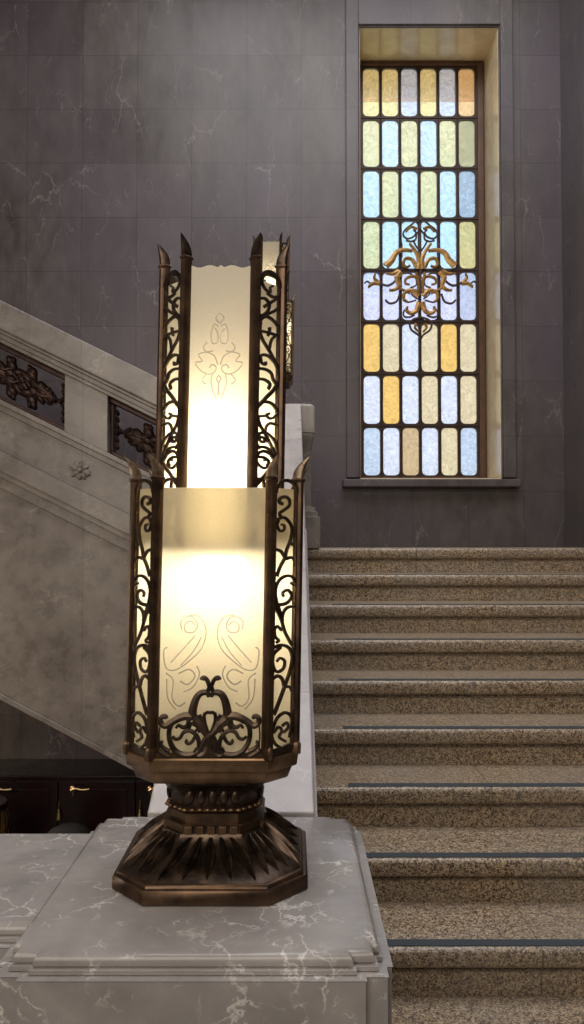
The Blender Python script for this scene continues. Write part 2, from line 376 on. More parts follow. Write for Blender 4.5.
md.stroke([(0, 8), (0, 86)], 2.2, PW, 0, .012, smooth=1)
orn = md.build('scroll_ornament', M_came, win); mg.build('gilt_leaf', M_gold, orn)

# ------------------------------------------------------------------ steps
R_, G_ = .1585, .31; D0 = 5.0; NS = .02; SX0 = .0945
st = empty('granite_staircase', (1.2, 2.11, FL)); tag(st, 'wide speckled brown granite staircase rising from lower right to the landing under the tall window', 'staircase')
def prof(x0, x1, D, z, depth, h):
    pts = [(NS, -h+.0006), (NS, -.084), (NS+.016, -.080), (NS+.016, -.070), (.012, -.066), (.004, -.058), (0, -.048), (0, -.016), (.003, -.007), (.011, -.0015), (.02, 0), (depth, 0), (depth, -h+.0006)]
    return [[Vector((x, D+y, z+zz)) for y, zz in pts] for x in (x0, x1)]
for k in range(10):
    D = D0 - G_*k; z = -R_*k; m = MB(); depth = G_ + NS + .03 if k else WY - D0 - .001
    sx = .8 if k % 2 == 0 else 1.62
    if k == 2: sx = 1.9
    off = Vector(st.location)
    for a, b in ((SX0, sx-.0012), (sx+.0012, WX-.001)):
        m.loft([[p - off for p in r] for r in prof(a, b, D, z, depth, R_)])
    if k == 0: m.box(-.6-off.x, SX0-.001-off.x, 5.67-off.y, WY-.001-off.y, -.15-off.z, -off.z)
    o = m.build('step', M_gran, st, smooth=True)
    if k:
        m = MB(); m.box(.227-off.x, WX-.02-off.x, D+.018-off.y, D+.058-off.y, z-.002-off.z, z+.0022-off.z); m.build('nonslip_strip', M_strip, o)

# ------------------------------------------------------------------ central sloping parapet
cp = empty('sloping_parapet', (-.148, 1.9, FL)); tag(cp, 'marble sloping parapet running up behind the near lamp beside the granite steps', 'parapet')
def slopebox(mb, x0, x1, d0, d1, y0=1.913, y1=4.955, off=Vector(cp.location), zb=None, c=-1.608, s=.511):
    a = [Vector((x, y0, (s*y0+c+d))) for x, d in ((x0, d0),)]
    ring = lambda y: [Vector((x0, y, s*y+c+d1))-off, Vector((x1, y, s*y+c+d1))-off, Vector((x1, y, (s*y+c+d0) if zb is None else zb))-off, Vector((x0, y, (s*y+c+d0) if zb is None else zb))-off]
    mb.loft([ring(y0), ring(y1)])
m = MB(); slopebox(m, -.352, .055, -.05, 0); m.build('coping', M_cop, cp, bevel=.005)
m = MB(); slopebox(m, -.33, .050, 0, -.05, zb=FL); slopebox(m, -.345, .0585, -.115, -.07); slopebox(m, .035, .064, -.45, -.20); slopebox(m, .035, .074, -.6, -.46)
slopebox(m, -.35, .0925, -.86, -.80)
m.build('parapet_wall', M_cop, cp, bevel=.0015)

# ------------------------------------------------------------------ pedestals
PROF = [(0, .016), (.10, .016), (.11, .018), (-.033, .018), (-.031, .020), (-.0305, .020), (-.0305, .003), (-.029, .005), (-.0225, .005), (-.0215, .003),
        (-.0210, -.003), (-.018, .0), (-.012, .0), (-.006, -.003), (-.002, -.008), (0, -.015)]
PT = zr(815, 1.906)
PX, PY = -.158, 1.584
pd = empty('marble_pedestal', (PX, PY, FL)); PH = PT - FL
tag(pd, 'veined grey marble pedestal with stepped corners carrying the large near lamp', 'pedestal', 'marble newel pedestals')
m = MB(); m.loft([notched(.302, .322, 0, z if i < 3 else PH + z, d) for i, (z, d) in enumerate(PROF)]); m.build('block', M_ped, pd, smooth=True)
NT = zr(403, 5.0); NY = 5.40
p2 = empty('marble_pedestal', (PX, NY, 0))
tag(p2, 'grey marble newel pedestal at the landing edge carrying the distant lamp', 'pedestal', 'marble newel pedestals')
m = MB(); A = []
for z, d in ((0,.045),(.20,.045),(.205,.03),(.235,.03),(.24,.012),(.265,.01),(.27,-.012),(.60,-.012),(.66,-.006),(.70,.0),(.725,.006),(.745,.006),(.745,.004),(.75,.010),(NT-.02,.01),(NT-.01,.006),(NT,-.004)):
    A.append(notched(.295, .38, .016, z, d))
m.loft(A); m.build('block', M_par, p2, smooth=True)
# left low parapet
lp = empty('low_parapet', (-2.7, 1.58, FL)); tag(lp, 'low marble parapet with flat top joined to the left side of the near pedestal', 'parapet')
m = MB(); xr = PX - .302 + 2.7
m.loft([[Vector((x, y, z if i < 3 else PH - .0005 + z)) for x, y in ((-2.2, -.215-d), (xr-d-.001, -.215-d), (xr-d-.001, .215+d), (-2.2, .215+d))] for i, (z, d) in enumerate(PROF[:-1] + [(0, -.010)])])
m.build('block', M_ped, lp, smooth=True)

# ------------------------------------------------------------------ upper flight: balustrade, steps
SL = .495; BY = 5.1
bl = empty('stair_balustrade', (-.46, 5.25, -1.6)); tag(bl, 'carved grey marble balustrade of the upper flight descending from the left behind the near lamp', 'balustrade')
bo = Vector(bl.location)
def O(row): return zr(row, BY) + SL * xc(0, BY)
def sl(mb, x0, x1, o0, o1, y0, y1, mi=None, sb=None, both=False):
    ring = []
    for x in (x0, x1):
        zb = -SL*x + o0 if sb is None else -SL*xc(0, BY) + o0 - sb*(x - xc(0, BY))
        zt_ = -SL*x + o1 if not both else zb + o1 - o0
        ring.append([Vector((x, y0, zb))-bo, Vector((x, y1, zb))-bo, Vector((x, y1, zt_))-bo, Vector((x, y0, zt_))-bo])
    mb.loft(ring, mi)
XR = -.470; XL = -4.2; Q = BY
m = MB(); sl(m, XL, XR, O(331), O(302), Q-.045, Q+.345); m.build('coping', M_par, bl, bevel=.012)
m = MB()
sl(m, XL, XR, O(334), O(331), Q-.03, Q+.33); sl(m, XL, XR, O(339), O(334), Q-.012, Q+.31); sl(m, XL, XR, O(343), O(339), Q, Q+.3)
sl(m, XL, XR, O(405), O(400), Q-.035, Q+.335); sl(m, XL, XR, O(411), O(405), Q-.02, Q+.32)
sl(m, XL, XR, O(451), O(411), Q, Q+.3); sl(m, XL, XR, O(471), O(451), Q-.025, Q+.32); sl(m, XL, XR, O(477), O(471), Q-.014, Q+.3); sl(m, XL, XR, O(488), O(477), Q+.005, Q+.3)
sl(m, XL, XR, O(694), O(488), Q+.03, Q+.3, sb=.525); sl(m, XL, XR, O(700), O(694)+.0, Q+.02, Q+.31, sb=.525, both=True)
open_x = [(xc(-36, BY), xc(62.5, BY)), (xc(106, BY), xc(204, BY)), (xc(-178, BY), xc(-80, BY))]
piers = [(xc(62.5, BY), xc(106, BY)), (xc(204, BY), XR), (xc(-80, BY), xc(-36, BY)), (XL, xc(-178, BY))]
for a, b in piers: sl(m, a, b, O(400), O(343), Q+.015, Q+.29)
m.build('parapet_wall', M_par, bl, bevel=.003)
# rosette on the face
m = MB(); rc = Vector((xc(79.5, BY), Q-.002, zr(470.5, BY))); ax = Vector((1, 0, -SL)).normalized(); az = Vector((0, 0, 1))
for i in range(4):
    d = [Vector((1,0,-.42)), Vector((.05,0,1)), Vector((-1,0,.42)), Vector((-.05,0,-1))][i].normalized(); L = [.042, .034, .042, .034][i]
    pr = Vector((d.z, 0, -d.x))
    def MM(p, d=d, pr=pr): return d*p.x + pr*p.y + Vector((0, -1, 0))*p.z
    m.ball(rc - bo + d*L*.95, (L*.85, .026, .014), 10, 6, M=MM)
    m.ball(rc - bo + d*L*1.45, (L*.45, .013, .016), 8, 5, M=MM)
for i in range(4):
    a = math.radians(45+90*i + (-14)); d = Vector((math.cos(a), 0, math.sin(a))); pr = Vector((d.z, 0, -d.x))
    def MM(p, d=d, pr=pr): return d*p.x + pr*p.y + Vector((0, -1, 0))*p.z
    m.ball(rc - bo + d*.036, (.036, .022, .012), 8, 6, M=MM)
m.ball(rc - bo + Vector((0,-.006,0)), (.02, .02, .02), 10, 8)
m.build('rosette', M_par, bl, smooth=True)
# bronze grilles in the openings
def grille(x0, x1):
    fr = MB(); t = .022; lo, hi = O(400), O(343); ya, yb = Q+.10, Q+.17
    sl(fr, x0, x1, lo, lo+.026, ya, yb); sl(fr, x0, x1, hi-.034, hi, ya-.02, yb)
    sl(fr, x0, x0+t, lo+.026, hi-.034, ya, yb); sl(fr, x1-t, x1, lo+.026, hi-.034, ya, yb)
    g = fr.build('grille', M_grille, bl, bevel=.006)
    o = MB(); L = x1 - x0; d = Vector((1, 0, -SL)).normalized(); pr = Vector((0, 0, 1))
    def at(s, t_): x = x0 + s*L; return Vector((x, Q+.13, -SL*x + (lo+hi)/2 - .004 + t_)) - bo
    def bl_(s, t_, a, b, rot=0, thick=.026):
        ca_, sa = math.cos(rot), math.sin(rot); d1 = d*ca_ + pr*sa; p1 = pr*ca_ - d*sa
        o.ball(at(s, t_), (a, b, thick), 12, 8, M=lambda p: d1*p.x + p1*p.y + Vector((0,-1,0))*p.z)
    for sg in (-1, 1):
        c = lambda u: .5 + sg*u
        # side bead column
        for i in range(6): bl_(c(.438), -.115 + .046*i, .017, .022)
        bl_(c(.405), 0, .018, .022); bl_(c(.375), .002, .02, .013); bl_(c(.352), 0, .013, .034)
        # leaf: overlapping lobes tapering to the side
        for u, t_, a, b, r in ((.275,0,.062,.045,0),(.225,.010,.060,.066,.3),(.26,.034,.045,.020,.55),(.25,-.034,.048,.020,-.5),(.195,.038,.05,.03,.8),(.19,-.040,.05,.03,-.8),(.315,.030,.022,.014,.9),(.305,-.032,.022,.014,-.9),
                              (.13,.03,.055,.04,.2),(.13,-.03,.055,.04,-.2),(.105,.085,.044,.045,.3),(.105,-.085,.044,.045,-.3),(.125,.115,.030,.03,.5),(.125,-.115,.030,.03,-.5),(.085,.128,.020,.022,0),(.085,-.128,.020,.022,0),(.05,.052,.06,.032,-.5),(.05,-.052,.06,.032,.5)):
            bl_(c(u), t_, a, b, r*sg)
        for q in (1, -1):
            o.tube([at(c(.31), .004*q)+Vector((0,-.026,0)), at(c(.24), .022*q)+Vector((0,-.034,0)), at(c(.16), .03*q)+Vector((0,-.034,0)), at(c(.08), .07*q)+Vector((0,-.024,0))], [.004,.008,.008,.004], 6)
            o.tube([at(c(.02), .0)+Vector((0,-.03,0)), at(c(.07), .03*q)+Vector((0,-.036,0)), at(c(.10), .0)+Vector((0,-.036,0)), at(c(.06), -.01*q)+Vector((0,-.034,0))], [.006,.009,.008,.004], 6)
    bl_(.5, 0, .055, .055, 0, .034); bl_(.5, 0, .022, .022, 0, .05)
    for a in range(6): bl_(.5 + .030*math.cos(a*PI/3)/1.0*.9, .045*math.sin(a*PI/3), .026, .02, a*PI/3, .03)
    o.build('foliage_ornament', M_grille, g, smooth=True)
for a, b in open_x[:2]: grille(a, b)
# upper flight steps
us = empty('upper_staircase', (-.6, 6.1, 0)); tag(us, 'upper flight of granite steps climbing left behind the carved balustrade', 'staircase')
for k in range(11):
    m = MB(); x1 = -.62 - .311*k; x0 = x1 - .34; z = .154*(k+1)
    m.box(x0+.6, x1+.6, 5.46-6.1, WY-.002-6.1, z-.45, z); m.build('step', M_gran, us, bevel=.008)
# landing slab under-structure to the left of the staircase (carries the newel)
m = MB(); m.box(-.46, .093, 5.0, 5.669, -1.2, -.0005); m.box(-.335, .093, 5.0, 5.6, FL, -1.2); m.box(-.46, .093, 5.669, WY-.002, -.6, -.151)
tag(m.build('trim_5', M_par), kind='structure')

# ------------------------------------------------------------------ things in the dark passage under the stairs
cb = empty('lacquered_cabinet', (-1.9, 6.6, -2.9)); tag(cb, 'black lacquered cabinet with brass levers in the dark passage under the stairs', 'cabinet')
ct = zr(759, 6.88) + 2.9
m = MB(); m.box(-1.6, 1.35, -.18, .28, .08, ct-.03); m.box(-1.56, 1.31, -.14, .24, 0, .08); m.build('body', M_black, cb, bevel=.006)
m = MB(); m.box(-1.62, 1.37, -.215, .29, ct-.03, ct); m.build('worktop', M_black, cb, bevel=.006)
for i in range(4):
    xl = xc(75, 6.4) + 1.9 + .63*(i-2) - .12
    m = MB(); m.box(xl+.004, xl+.626, -.205, -.18, .1, ct-.05)
    m.box(xl+.07, xl+.56, -.212, -.205, .16, ct-.11)
    d = m.build('door', M_black, cb, bevel=.004)
    hx, hz = xl+.12, zr(788.5, 6.4)+2.9
    m = MB(); m.ball((hx, -.215, hz), (.026, .012, .030), 12, 8); m.tube([(hx, -.215, hz), (hx, -.25, hz)], .011, 8)
    m.tube(smooth2([(hx, -.25, hz), (hx+.03, -.255, hz+.016), (hx+.09, -.255, hz+.006), (hx+.145, -.25, hz+.010)], 4), [.014]+[.012]*4+[.008]*8, 8)
    m.tube([(hx, -.235, hz-.01), (hx+.012, -.235, hz-.03), (hx+.004, -.235, hz-.05)], [.008,.006,.003], 8)
    m.build('lever_handle', M_brass, d, smooth=True)
    m = MB(); px = hx - .107 if i != 3 else hx - .08; kz = zr(800, 6.4)+2.9
    m.tube([(px, -.215, kz), (px, -.222, kz-.07)], .004, 6); m.ball((px, -.222, kz-.075), .011)
    m.tube([(px, -.222, kz-.08), (px, -.222, kz-.11), (px, -.222, kz-.145), (px, -.222, kz-.155)], [.009,.016,.024,.018], 10)
    m.build('key_tassel', M_brass, d, smooth=True)
vs = empty('floor_vase', (-2.33, 5.9, -2.9)); tag(vs, 'black and gold ribbed vase at the left edge under the stairs', 'vase')
def lathe(mb, prof_, n=28, flute=0):
    mb.loft([[Vector((r*(1+(flute*math.cos(i*2*PI/n*7)))*math.cos(2*PI*i/n), r*(1+(flute*math.cos(i*2*PI/n*7)))*math.sin(2*PI*i/n), z)) for i in range(n)] for r, z in prof_])
vt = zr(809, 5.75) + 2.9
m = MB(); lathe(m, [(.10,0),(.11,.03),(.06,.08),(.10,.2),(.17,.42),(.20,.62),(.19,vt-.12),(.165,vt-.045)], 56); m.build('body', M_gold, vs, smooth=True)
m = MB(); lathe(m, [(.165,vt-.045),(.185,vt-.04),(.19,vt-.015),(.18,vt),(.13,vt),(.12,vt-.03)], 40); m.build('rim', M_black, vs, smooth=True)
m = MB()
for i in range(14):
    a = 2*PI*i/14; m.tube([Vector((r*math.cos(a+q), r*math.sin(a+q), z)) for r, z, q in ((.105,.2,0),(.175,.42,.08),(.204,.62,.2),(.196,vt-.12,.36),(.172,vt-.05,.5))], [.008,.014,.016,.014,.010], 6)
m.build('ribs', M_black, vs, smooth=True)
bn = empty('domed_bin', (xc(71, 5.9), 5.9, -2.9)); tag(bn, 'dark grey round domed bin top just behind the low parapet', 'bin')
bt = zr(825.5, 5.9) + 2.9
m = MB(); lathe(m, [(.15,0),(.155,.02),(.165,bt-.1),(.165,bt-.09)], 32); m.build('bin_body', M_grey, bn, smooth=True)
m = MB(); lathe(m, [(.172,bt-.095),(.17,bt-.07),(.14,bt-.035),(.09,bt-.01),(.04,bt-.001),(.005,bt)], 32); m.build('dome_lid', M_grey, bn, smooth=True)

# ------------------------------------------------------------------ the bronze lamp
LX, LY = -.156, 1.612
LB = PT
UA, UH = .068, .117; LA, LH = .107, .157
LEAN = .0165
DU, DL = LY - UH, LY - LH
def lamp(loc):
    T = empty('bronze_lamp', loc)
    def Z(z): return z - LB           # world heights (near lamp) to lamp height
    def XF(k=0):
        c, s = math.cos(k*PI/2), math.sin(k*PI/2)
        def f(p):
            q = Vector((p.x*c - p.y*s, p.x*s + p.y*c, p.z)); q.x += LEAN*max(0, q.z - .10); return q
        return f
    X0 = XF(0)
    # --- base
    m = MB(); BA, BH = .115, .186
    m.loft([octa(BA, BH, z, d) for z, d in ((0,-.003),(.003,0),(.024,0),(.028,-.003),(.0285,-.008),(.034,-.010),(.036,-.013))])
    m.build('base_plinth', M_bronze, T, smooth=True)
    m = MB(); prf = [(.0355,.173),(.040,.168),(.050,.152),(.060,.136),(.070,.121),(.080,.109),(.090,.101),(.098,.098)]
    m.loft([octa(h*.60 if h > .1 else h*.60, h, z) for z, h in prf]); m.build('base_flare', M_brd, T, smooth=True)
    def hz(z):
        for (a, ha), (b, hb) in zip(prf, prf[1:]):
            if a <= z <= b: return ha + (hb-ha)*(z-a)/(b-a)
        return prf[-1][1]
    for k in range(4):
        # leaves on the wide face, five; on the chamfer, two
        for i in range(-2, 3):
            m = MB(); rings = []
            for q in range(11):
                t = q/10; z = .092 - .052*t; h = hz(z); w = .0035*(1-t) + .0105*math.sin(PI*t**1.15)**1.2 + .0006 if t < 1 else .0006
                x = i*(.0190 + .026*t); n_out = Vector((0, -.72, .69)); lift = .009*math.sin(PI*min(1, t*.9+.1)) + .001
                c0 = Vector((x, -h, z))
                rings.append([c0+Vector((-w,0,0))-n_out*.003, c0+Vector((-w*.8,0,0))+n_out*lift*.7, c0+Vector((-w*.25,0,0))+n_out*lift*.25, c0+n_out*lift*1.2,
                              c0+Vector((w*.25,0,0))+n_out*lift*.25, c0+Vector((w*.8,0,0))+n_out*lift*.7, c0+Vector((w,0,0))-n_out*.003])
            m.loft(rings); m.build('leaf', M_brd, T, smooth=True, xf=XF(k))
        for i in (-1, 0, 1):
            m = MB(); rings = []
            dg = Vector((1, -1, 0)).normalized(); tg = Vector((1, 1, 0)).normalized()
            for q in range(11):
                t = q/10; z = .094 - .052*t; h = hz(z)*.80*math.sqrt(2) ; w = .0035*(1-t) + .0105*abs(math.sin(PI*t**1.15))**1.2 + .0006
                c0 = dg*h + Vector((0,0,z)) + tg*i*(.012+.014*t); n_out = dg*.72 + Vector((0,0,.69)); lift = .010*math.sin(PI*min(1, t*.9+.1)) + .001
                rings.append([c0-tg*w-n_out*.003, c0-tg*w*.8+n_out*lift*.7, c0-tg*w*.25+n_out*lift*.25, c0+n_out*lift*1.2, c0+tg*w*.25+n_out*lift*.25, c0+tg*w*.8+n_out*lift*.7, c0+tg*w-n_out*.003])
            m.loft(rings); m.build('leaf', M_brd, T, smooth=True, xf=XF(k))
    # --- stem: block course with slots, band, beaded collar, bell
    m = MB(); sa = .60
    st_ = [(.094,.098),(.096,.093),(.113,.092),(.1135,.0985),(.117,.0985),(.118,.086),(.132,.084),(.134,.088),(.139,.091),(.144,.088),(.146,.084)]
    m.loft([octa(h*sa, h, z) for z, h in st_])
    m.build('stem', M_bronze, T, smooth=True, xf=X0)
    m = MB(); m.loft([octa(.0555, .0920, z) for z in (.098, .111)])
    for k in range(4):
        f = XF(k)
        for i in range(-2, 3):
            vs_ = MB(); vs_.box(i*.022-.0078, i*.022+.0078, -.0985, -.09, .0965, .1125); m.add([f(Vector(p)) for p in vs_.v], vs_.f)
    m.build('block_course', M_brl, T, bevel=.0015)
    m = MB()
    for k in range(4):
        f = XF(k)
        for i in range(8):
            x = -.052 + i*.0149; m.ball(f(Vector((x, -.0905, .1415))), (.0065, .005, .0042), 8, 6)
        for i in range(3):
            a = Vector((.056, -.089, .1415)).lerp(Vector((.089, -.056, .1415)), (i+.5)/3); m.ball(f(a), (.005, .005, .0042), 8, 6)
    m.build('beaded_collar', M_brl, T, smooth=True)
    m = MB(); m.loft([octa(h*.60, h, z) for z, h in ((.146,.084),(.150,.0845),(.160,.086),(.172,.090),(.183,.097),(.190,.104),(.194,.110),(.205,.110))])
    for k in range(4):   # low relief leaves on the bell
        f = XF(k)
        for i in range(-2, 3):
            q = MB(); q.ball((i*.022, -.0885-.002, .166), (.009, .006, .016), 8, 6); m.add([f(Vector(p)) for p in q.v], q.f)
    m.build('bell', M_brd, T, smooth=True, xf=lambda p: X0(p))
    # --- tray
    zt = Z(zr(757, DL))
    m = MB(); m.loft([octa(LA, LH, z, d) for z, d in ((zt-.054,-.040),(zt-.053,-.013),(zt-.051,-.011),(zt-.030,-.003),(zt-.0285,-.003),(zt-.028,.004),(zt-.026,.006),(zt-.012,.0075),(zt-.004,.0095),(zt-.001,.008),(zt,.0))])
    m.build('tray', M_brl, T, smooth=True, xf=X0)
    # --- posts with curved horn tips
    def post(a, h, z0, z1, z2, w, k, side, out):
        # vertex position on octagon and outward radial direction
        base = Vector((a*side, -h, 0)) if side in (1, -1) else Vector((h, -a, 0)) if side == 2 else Vector((-h, -a, 0))
        rad = Vector((base.x, base.y, 0)).normalized(); tan = Vector((-rad.y, rad.x, 0))
        ring = lambda c, w_, d_: [c - tan*w_*.5 + rad*d_*.15 , c - tan*w_*.28 + rad*d_*.6, c + tan*w_*.28 + rad*d_*.6, c + tan*w_*.5 + rad*d_*.15, c + tan*w_*.5 - rad*d_*.5, c - tan*w_*.5 - rad*d_*.5]
        body = MB(); body.loft([ring(base + Vector((0,0,z)), w, w) for z in (z0, z1)])
        body.loft([ring(base + Vector((0,0,z)), w*s, w*s) for z, s in ((z1-.001, 1.0), (z1+.002, 1.25), (z1+.005, 1.25), (z1+.007, 1.0))])
        body.loft([ring(base + Vector((0,0,z)), w*s, w*s) for z, s in ((z0-.006, 1.2), (z0+.012, 1.25), (z0+.016, 1.02))])
        p_ = body.build('post', M_bronze, T, xf=XF(k), smooth=True)
        hn = MB(); H = z2 - z1 - .006
        rg = []
        for q in range(9):
            t = q/8; c = base + Vector((0,0,z1+.006+H*t)) + rad*(out*t**2.2); s = (1 - t**2.5)*(1 if t < .5 else 1) + .04
            rg.append(ring(c, w*.95*s, w*(.95*s)))
        hn.loft(rg); hn.build('horn_tip', M_brd if a == UA else M_horn, p_, xf=XF(k), smooth=True)
    zu0, zu1, zu2 = Z(zr(551, DU)), Z(zr(260, DU)), Z(zr(232, DU-.015))
    zl0, zl1, zl2 = zt, Z(zr(480, DL)), Z(zr(453, DL-.02))
    for k in range(4):
        for side in (1, 2):
            post(UA, UH, zu0, zu1, zu2, .0165, k, side, .018)
            post(LA, LH, zl0, zl1, zl2, .0165, k, side, .026)
    # --- rails
    m = MB()
    def ringrail(mm, a, h, z0, z1, t):
        o_, i_ = octa(a, h, 0, t/2), octa(a, h, 0, -t/2); vs_ = []
        for i in range(8): vs_ += [o_[i]+Vector((0,0,z0)), o_[i]+Vector((0,0,z1)), i_[i]+Vector((0,0,z1)), i_[i]+Vector((0,0,z0))]
        mm.add(vs_, [(4*i+j, 4*i+(j+1)%4, 4*((i+1)%8)+(j+1)%4, 4*((i+1)%8)+j) for i in range(8) for j in range(4)])
    ringrail(m, UA, UH, zu0-.010, zu0+.009, .014)
    for k in range(4):
        for a_, b_ in (((UA, -UH), (LA, -LH)), ((UH, -UA), (LH, -LA))):
            q = MB(); q.tube([(*a_, zu0), (*b_, zu0)], .004, 6); f_ = XF(k); m.add([f_(Vector(p)) - Vector((LEAN*max(0, p[2]-.10), 0, 0)) for p in q.v], q.f)
    m.build('upper_cage_ring', M_brd, T, xf=X0)
    m = MB(); ringrail(m, LA, LH, zt, zt+.008, .010); m.build('lower_rail', M_bronze, T, xf=X0)
    # --- panes: frosted outer face, clear inner
    def pane(p0, p1, z0, z1, k, scal=False):
        p0, p1 = Vector(p0), Vector(p1); n_ = Vector((p1.y-p0.y, p0.x-p1.x, 0)).normalized()
        if n_.dot(p0+p1) < 0: n_ = -n_
        m = MB(); nseg = 20; vs_ = []; 
        for i in range(nseg+1):
            t = i/nseg; c = p0.lerp(p1, t); top = z1
            if scal: top = z1 + .0025*math.cos(2*PI*t*3) + (.005 if abs(t-.5) < .04 else 0) + (.001 if abs(t-.5) > .45 else 0)
            for d, z in ((.0, z0), (.0, top), (-.003, top), (-.003, z0)): vs_.append(c + n_*d + Vector((0,0,z)))
        fs0, fs1 = [], []
        for i in range(nseg):
            a, b = 4*i, 4*(i+1)
            fs0.append((a, b, b+1, a+1)); fs1 += [(a+1, b+1, b+2, a+2), (a+2, b+2, b+3, a+3), (a+3, b+3, b, a)]
        m.add(vs_, fs0, 0); m.add(vs_, fs1 + [(0,1,2,3), (4*nseg, 4*nseg+3, 4*nseg+2, 4*nseg+1)], 1)
        return m.build('glass_pane', [M_frost, M_clear], T, xf=XF(k))
    e1 = .005
    etch_u = [[(292,345),(275,365),(292,388)], [(287,400),(268,392),(257,430),(262,470),(285,465),(284,430),(272,408)], [(240,468),(226,488),(238,506),(266,502)],
              [(287,562),(272,525),(238,508),(205,520),(222,545),(193,553),(215,585),(250,600),(275,590),(280,570),(262,560),(250,575)], [(240,600),(222,625),(240,642)],
              [(265,600),(260,640),(282,705)], [(292,605),(283,620),(292,640),(289,690)]]
    etch_l = [[(245,488),(230,476),(215,486),(218,505),(240,506),(250,485),(232,462),(205,474),(206,500)], [(225,460),(255,463),(274,500),(264,550),(225,590),(190,612),(165,605),(158,560),(168,548)],
              [(245,515),(215,550),(178,592)], [(262,520),(240,560),(205,600)], [(165,620),(186,640),(184,690),(202,712),(220,702)], [(200,622),(230,610),(246,630),(226,652),(205,642)], [(168,636),(172,690),(195,722)], [(250,600),(258,625),(240,660),(215,672)]]
    for k in range(4):
        pu = pane((-UA+e1, -UH+.002, 0), (UA-e1, -UH+.002, 0), zu0+.002, Z(zr(266, DU)), k, True)
        pane((UA+e1*.7, -UH+e1*.7+.004, 0), (UH-e1*.7, -UA-e1*.7+.004, 0), zu0+.002, Z(zr(278, DU)), k)
        pl = pane((-LA+e1, -LH+.002, 0), (LA-e1, -LH+.002, 0), zt+.004, Z(zr(487.5, DL)), k)
        pane((LA+e1*.7, -LH+e1*.7+.004, 0), (LH-e1*.7, -LA-e1*.7+.004, 0), zt+.004, Z(zr(487.5, DL)), k)
        for lst, S1, ox, oy, cx0, D_, face, par in ((etch_u, 4.17, 0, 230, 292, DU, -UH+.002, pu), (etch_l, 2.78, 0, 450, 290, DL, -LH+.002, pl)):
            m = MB()
            for sg in (1, -1):
                for s_ in lst:
                    pts = smooth2([((x-cx0)/S1*D_/F*sg, face-.0003, Z(zr(oy + y/S1, D_))) for x, y in s_], 4)
                    m.tube(pts, .0015, 6)
            m.build('etched_ornament', M_etch, par, xf=XF(k), smooth=True)
    # --- scrolled lattices on the chamfers
    def cr(x0, y0, sc, *lst): return [([(x0 + x/sc, y0 + y/sc) for x, y in p], w) for p, w in lst]
    T_, S_ = .0078, .0058
    low = cr(255, 450, 6.03,
        ([(150,405),(140,385),(165,362),(190,335),(190,300),(168,284),(143,295),(140,318),(156,328)], (S_, T_)), ([(132,420),(165,408),(195,440),(207,480),(200,540),(182,600),(172,650),(150,700),(132,760)], (S_, T_)),
        ([(138,425),(130,455),(145,490),(165,480),(165,455),(150,450)], (S_, .005)), ([(122,598),(150,610),(168,640),(175,655)], (S_, T_)), ([(178,655),(208,648),(222,672)], (T_, .004)), ([(198,558),(215,575),(222,570)], (S_, .004)),
        ([(228,800),(210,765),(180,758),(148,780),(130,820),(127,870),(138,930),(150,970),(165,1030)], (S_, T_)), ([(138,930),(180,925),(205,900),(208,870),(190,845),(165,858),(168,882)], (T_, .005)),
        ([(225,945),(190,950),(168,980),(160,1030)], (S_, T_)), ([(205,800),(222,820)], (S_, .004)))
    low += cr(255, 600, 5.69,
        ([(112,20),(132,60),(150,110),(165,170),(185,220),(205,262)], (T_, S_)), ([(105,170),(130,143),(152,170)], (S_, S_)), ([(118,160),(122,200),(140,225),(128,235)], (S_, .005)),
        ([(100,290),(115,262),(150,252),(190,275),(207,330),(198,400),(178,470),(150,560),(122,640)], (.006, .0085)), ([(150,262),(115,300),(108,360),(132,400),(163,388),(170,348),(148,325),(132,342)], (T_, .005)),
        ([(108,465),(112,438),(138,424),(160,448),(168,485)], (S_, T_)), ([(165,492),(195,498),(208,530)], (T_, .004)),
        ([(118,720),(138,662),(175,640),(205,668),(212,720),(200,790)], (S_, T_)), ([(118,700),(113,760),(135,812),(175,845)], (T_, S_)), ([(122,740),(145,714),(162,740),(150,772),(180,805)], (S_, S_)), ([(163,712),(186,700),(192,730),(170,752)], (S_, .005)),
        ([(100,852),(150,848),(200,830)], (.009, .009)))
    upp = cr(250, 225, 9.73,
        ([(235,600),(245,560),(215,500),(150,500),(118,540),(115,600),(140,650),(175,660),(172,618),(195,590)], (T_, .005)), ([(230,560),(243,640),(215,710),(178,760),(130,820)], (S_, T_)), ([(150,680),(190,700),(215,690)], (S_, S_)))
    upp += cr(250, 290, 8.53,
        ([(215,120),(180,175),(130,222),(90,250)], (S_, T_)), ([(85,105),(120,95),(148,130),(138,190),(108,240)], (S_, T_)),
        ([(88,300),(105,262),(140,240),(190,275),(212,330),(208,400)], (T_, S_)), ([(96,300),(92,380),(112,450),(150,520),(185,590),(215,650)], (S_, T_)), ([(195,375),(165,430),(152,520)], (S_, S_)), ([(100,375),(150,372),(205,378)], (S_, S_)), ([(150,325),(152,350),(142,400)], (T_, S_)),
        ([(85,600),(110,572),(150,572),(192,620),(215,690),(212,760),(188,840),(140,920),(95,1000)], (S_, .009)), ([(98,590),(105,640),(130,648),(130,622)], (S_, S_)), ([(92,692),(135,690),(168,712),(180,760),(205,800)], (S_, T_)),
        ([(82,780),(128,778),(160,805),(150,850)], (S_, T_)))
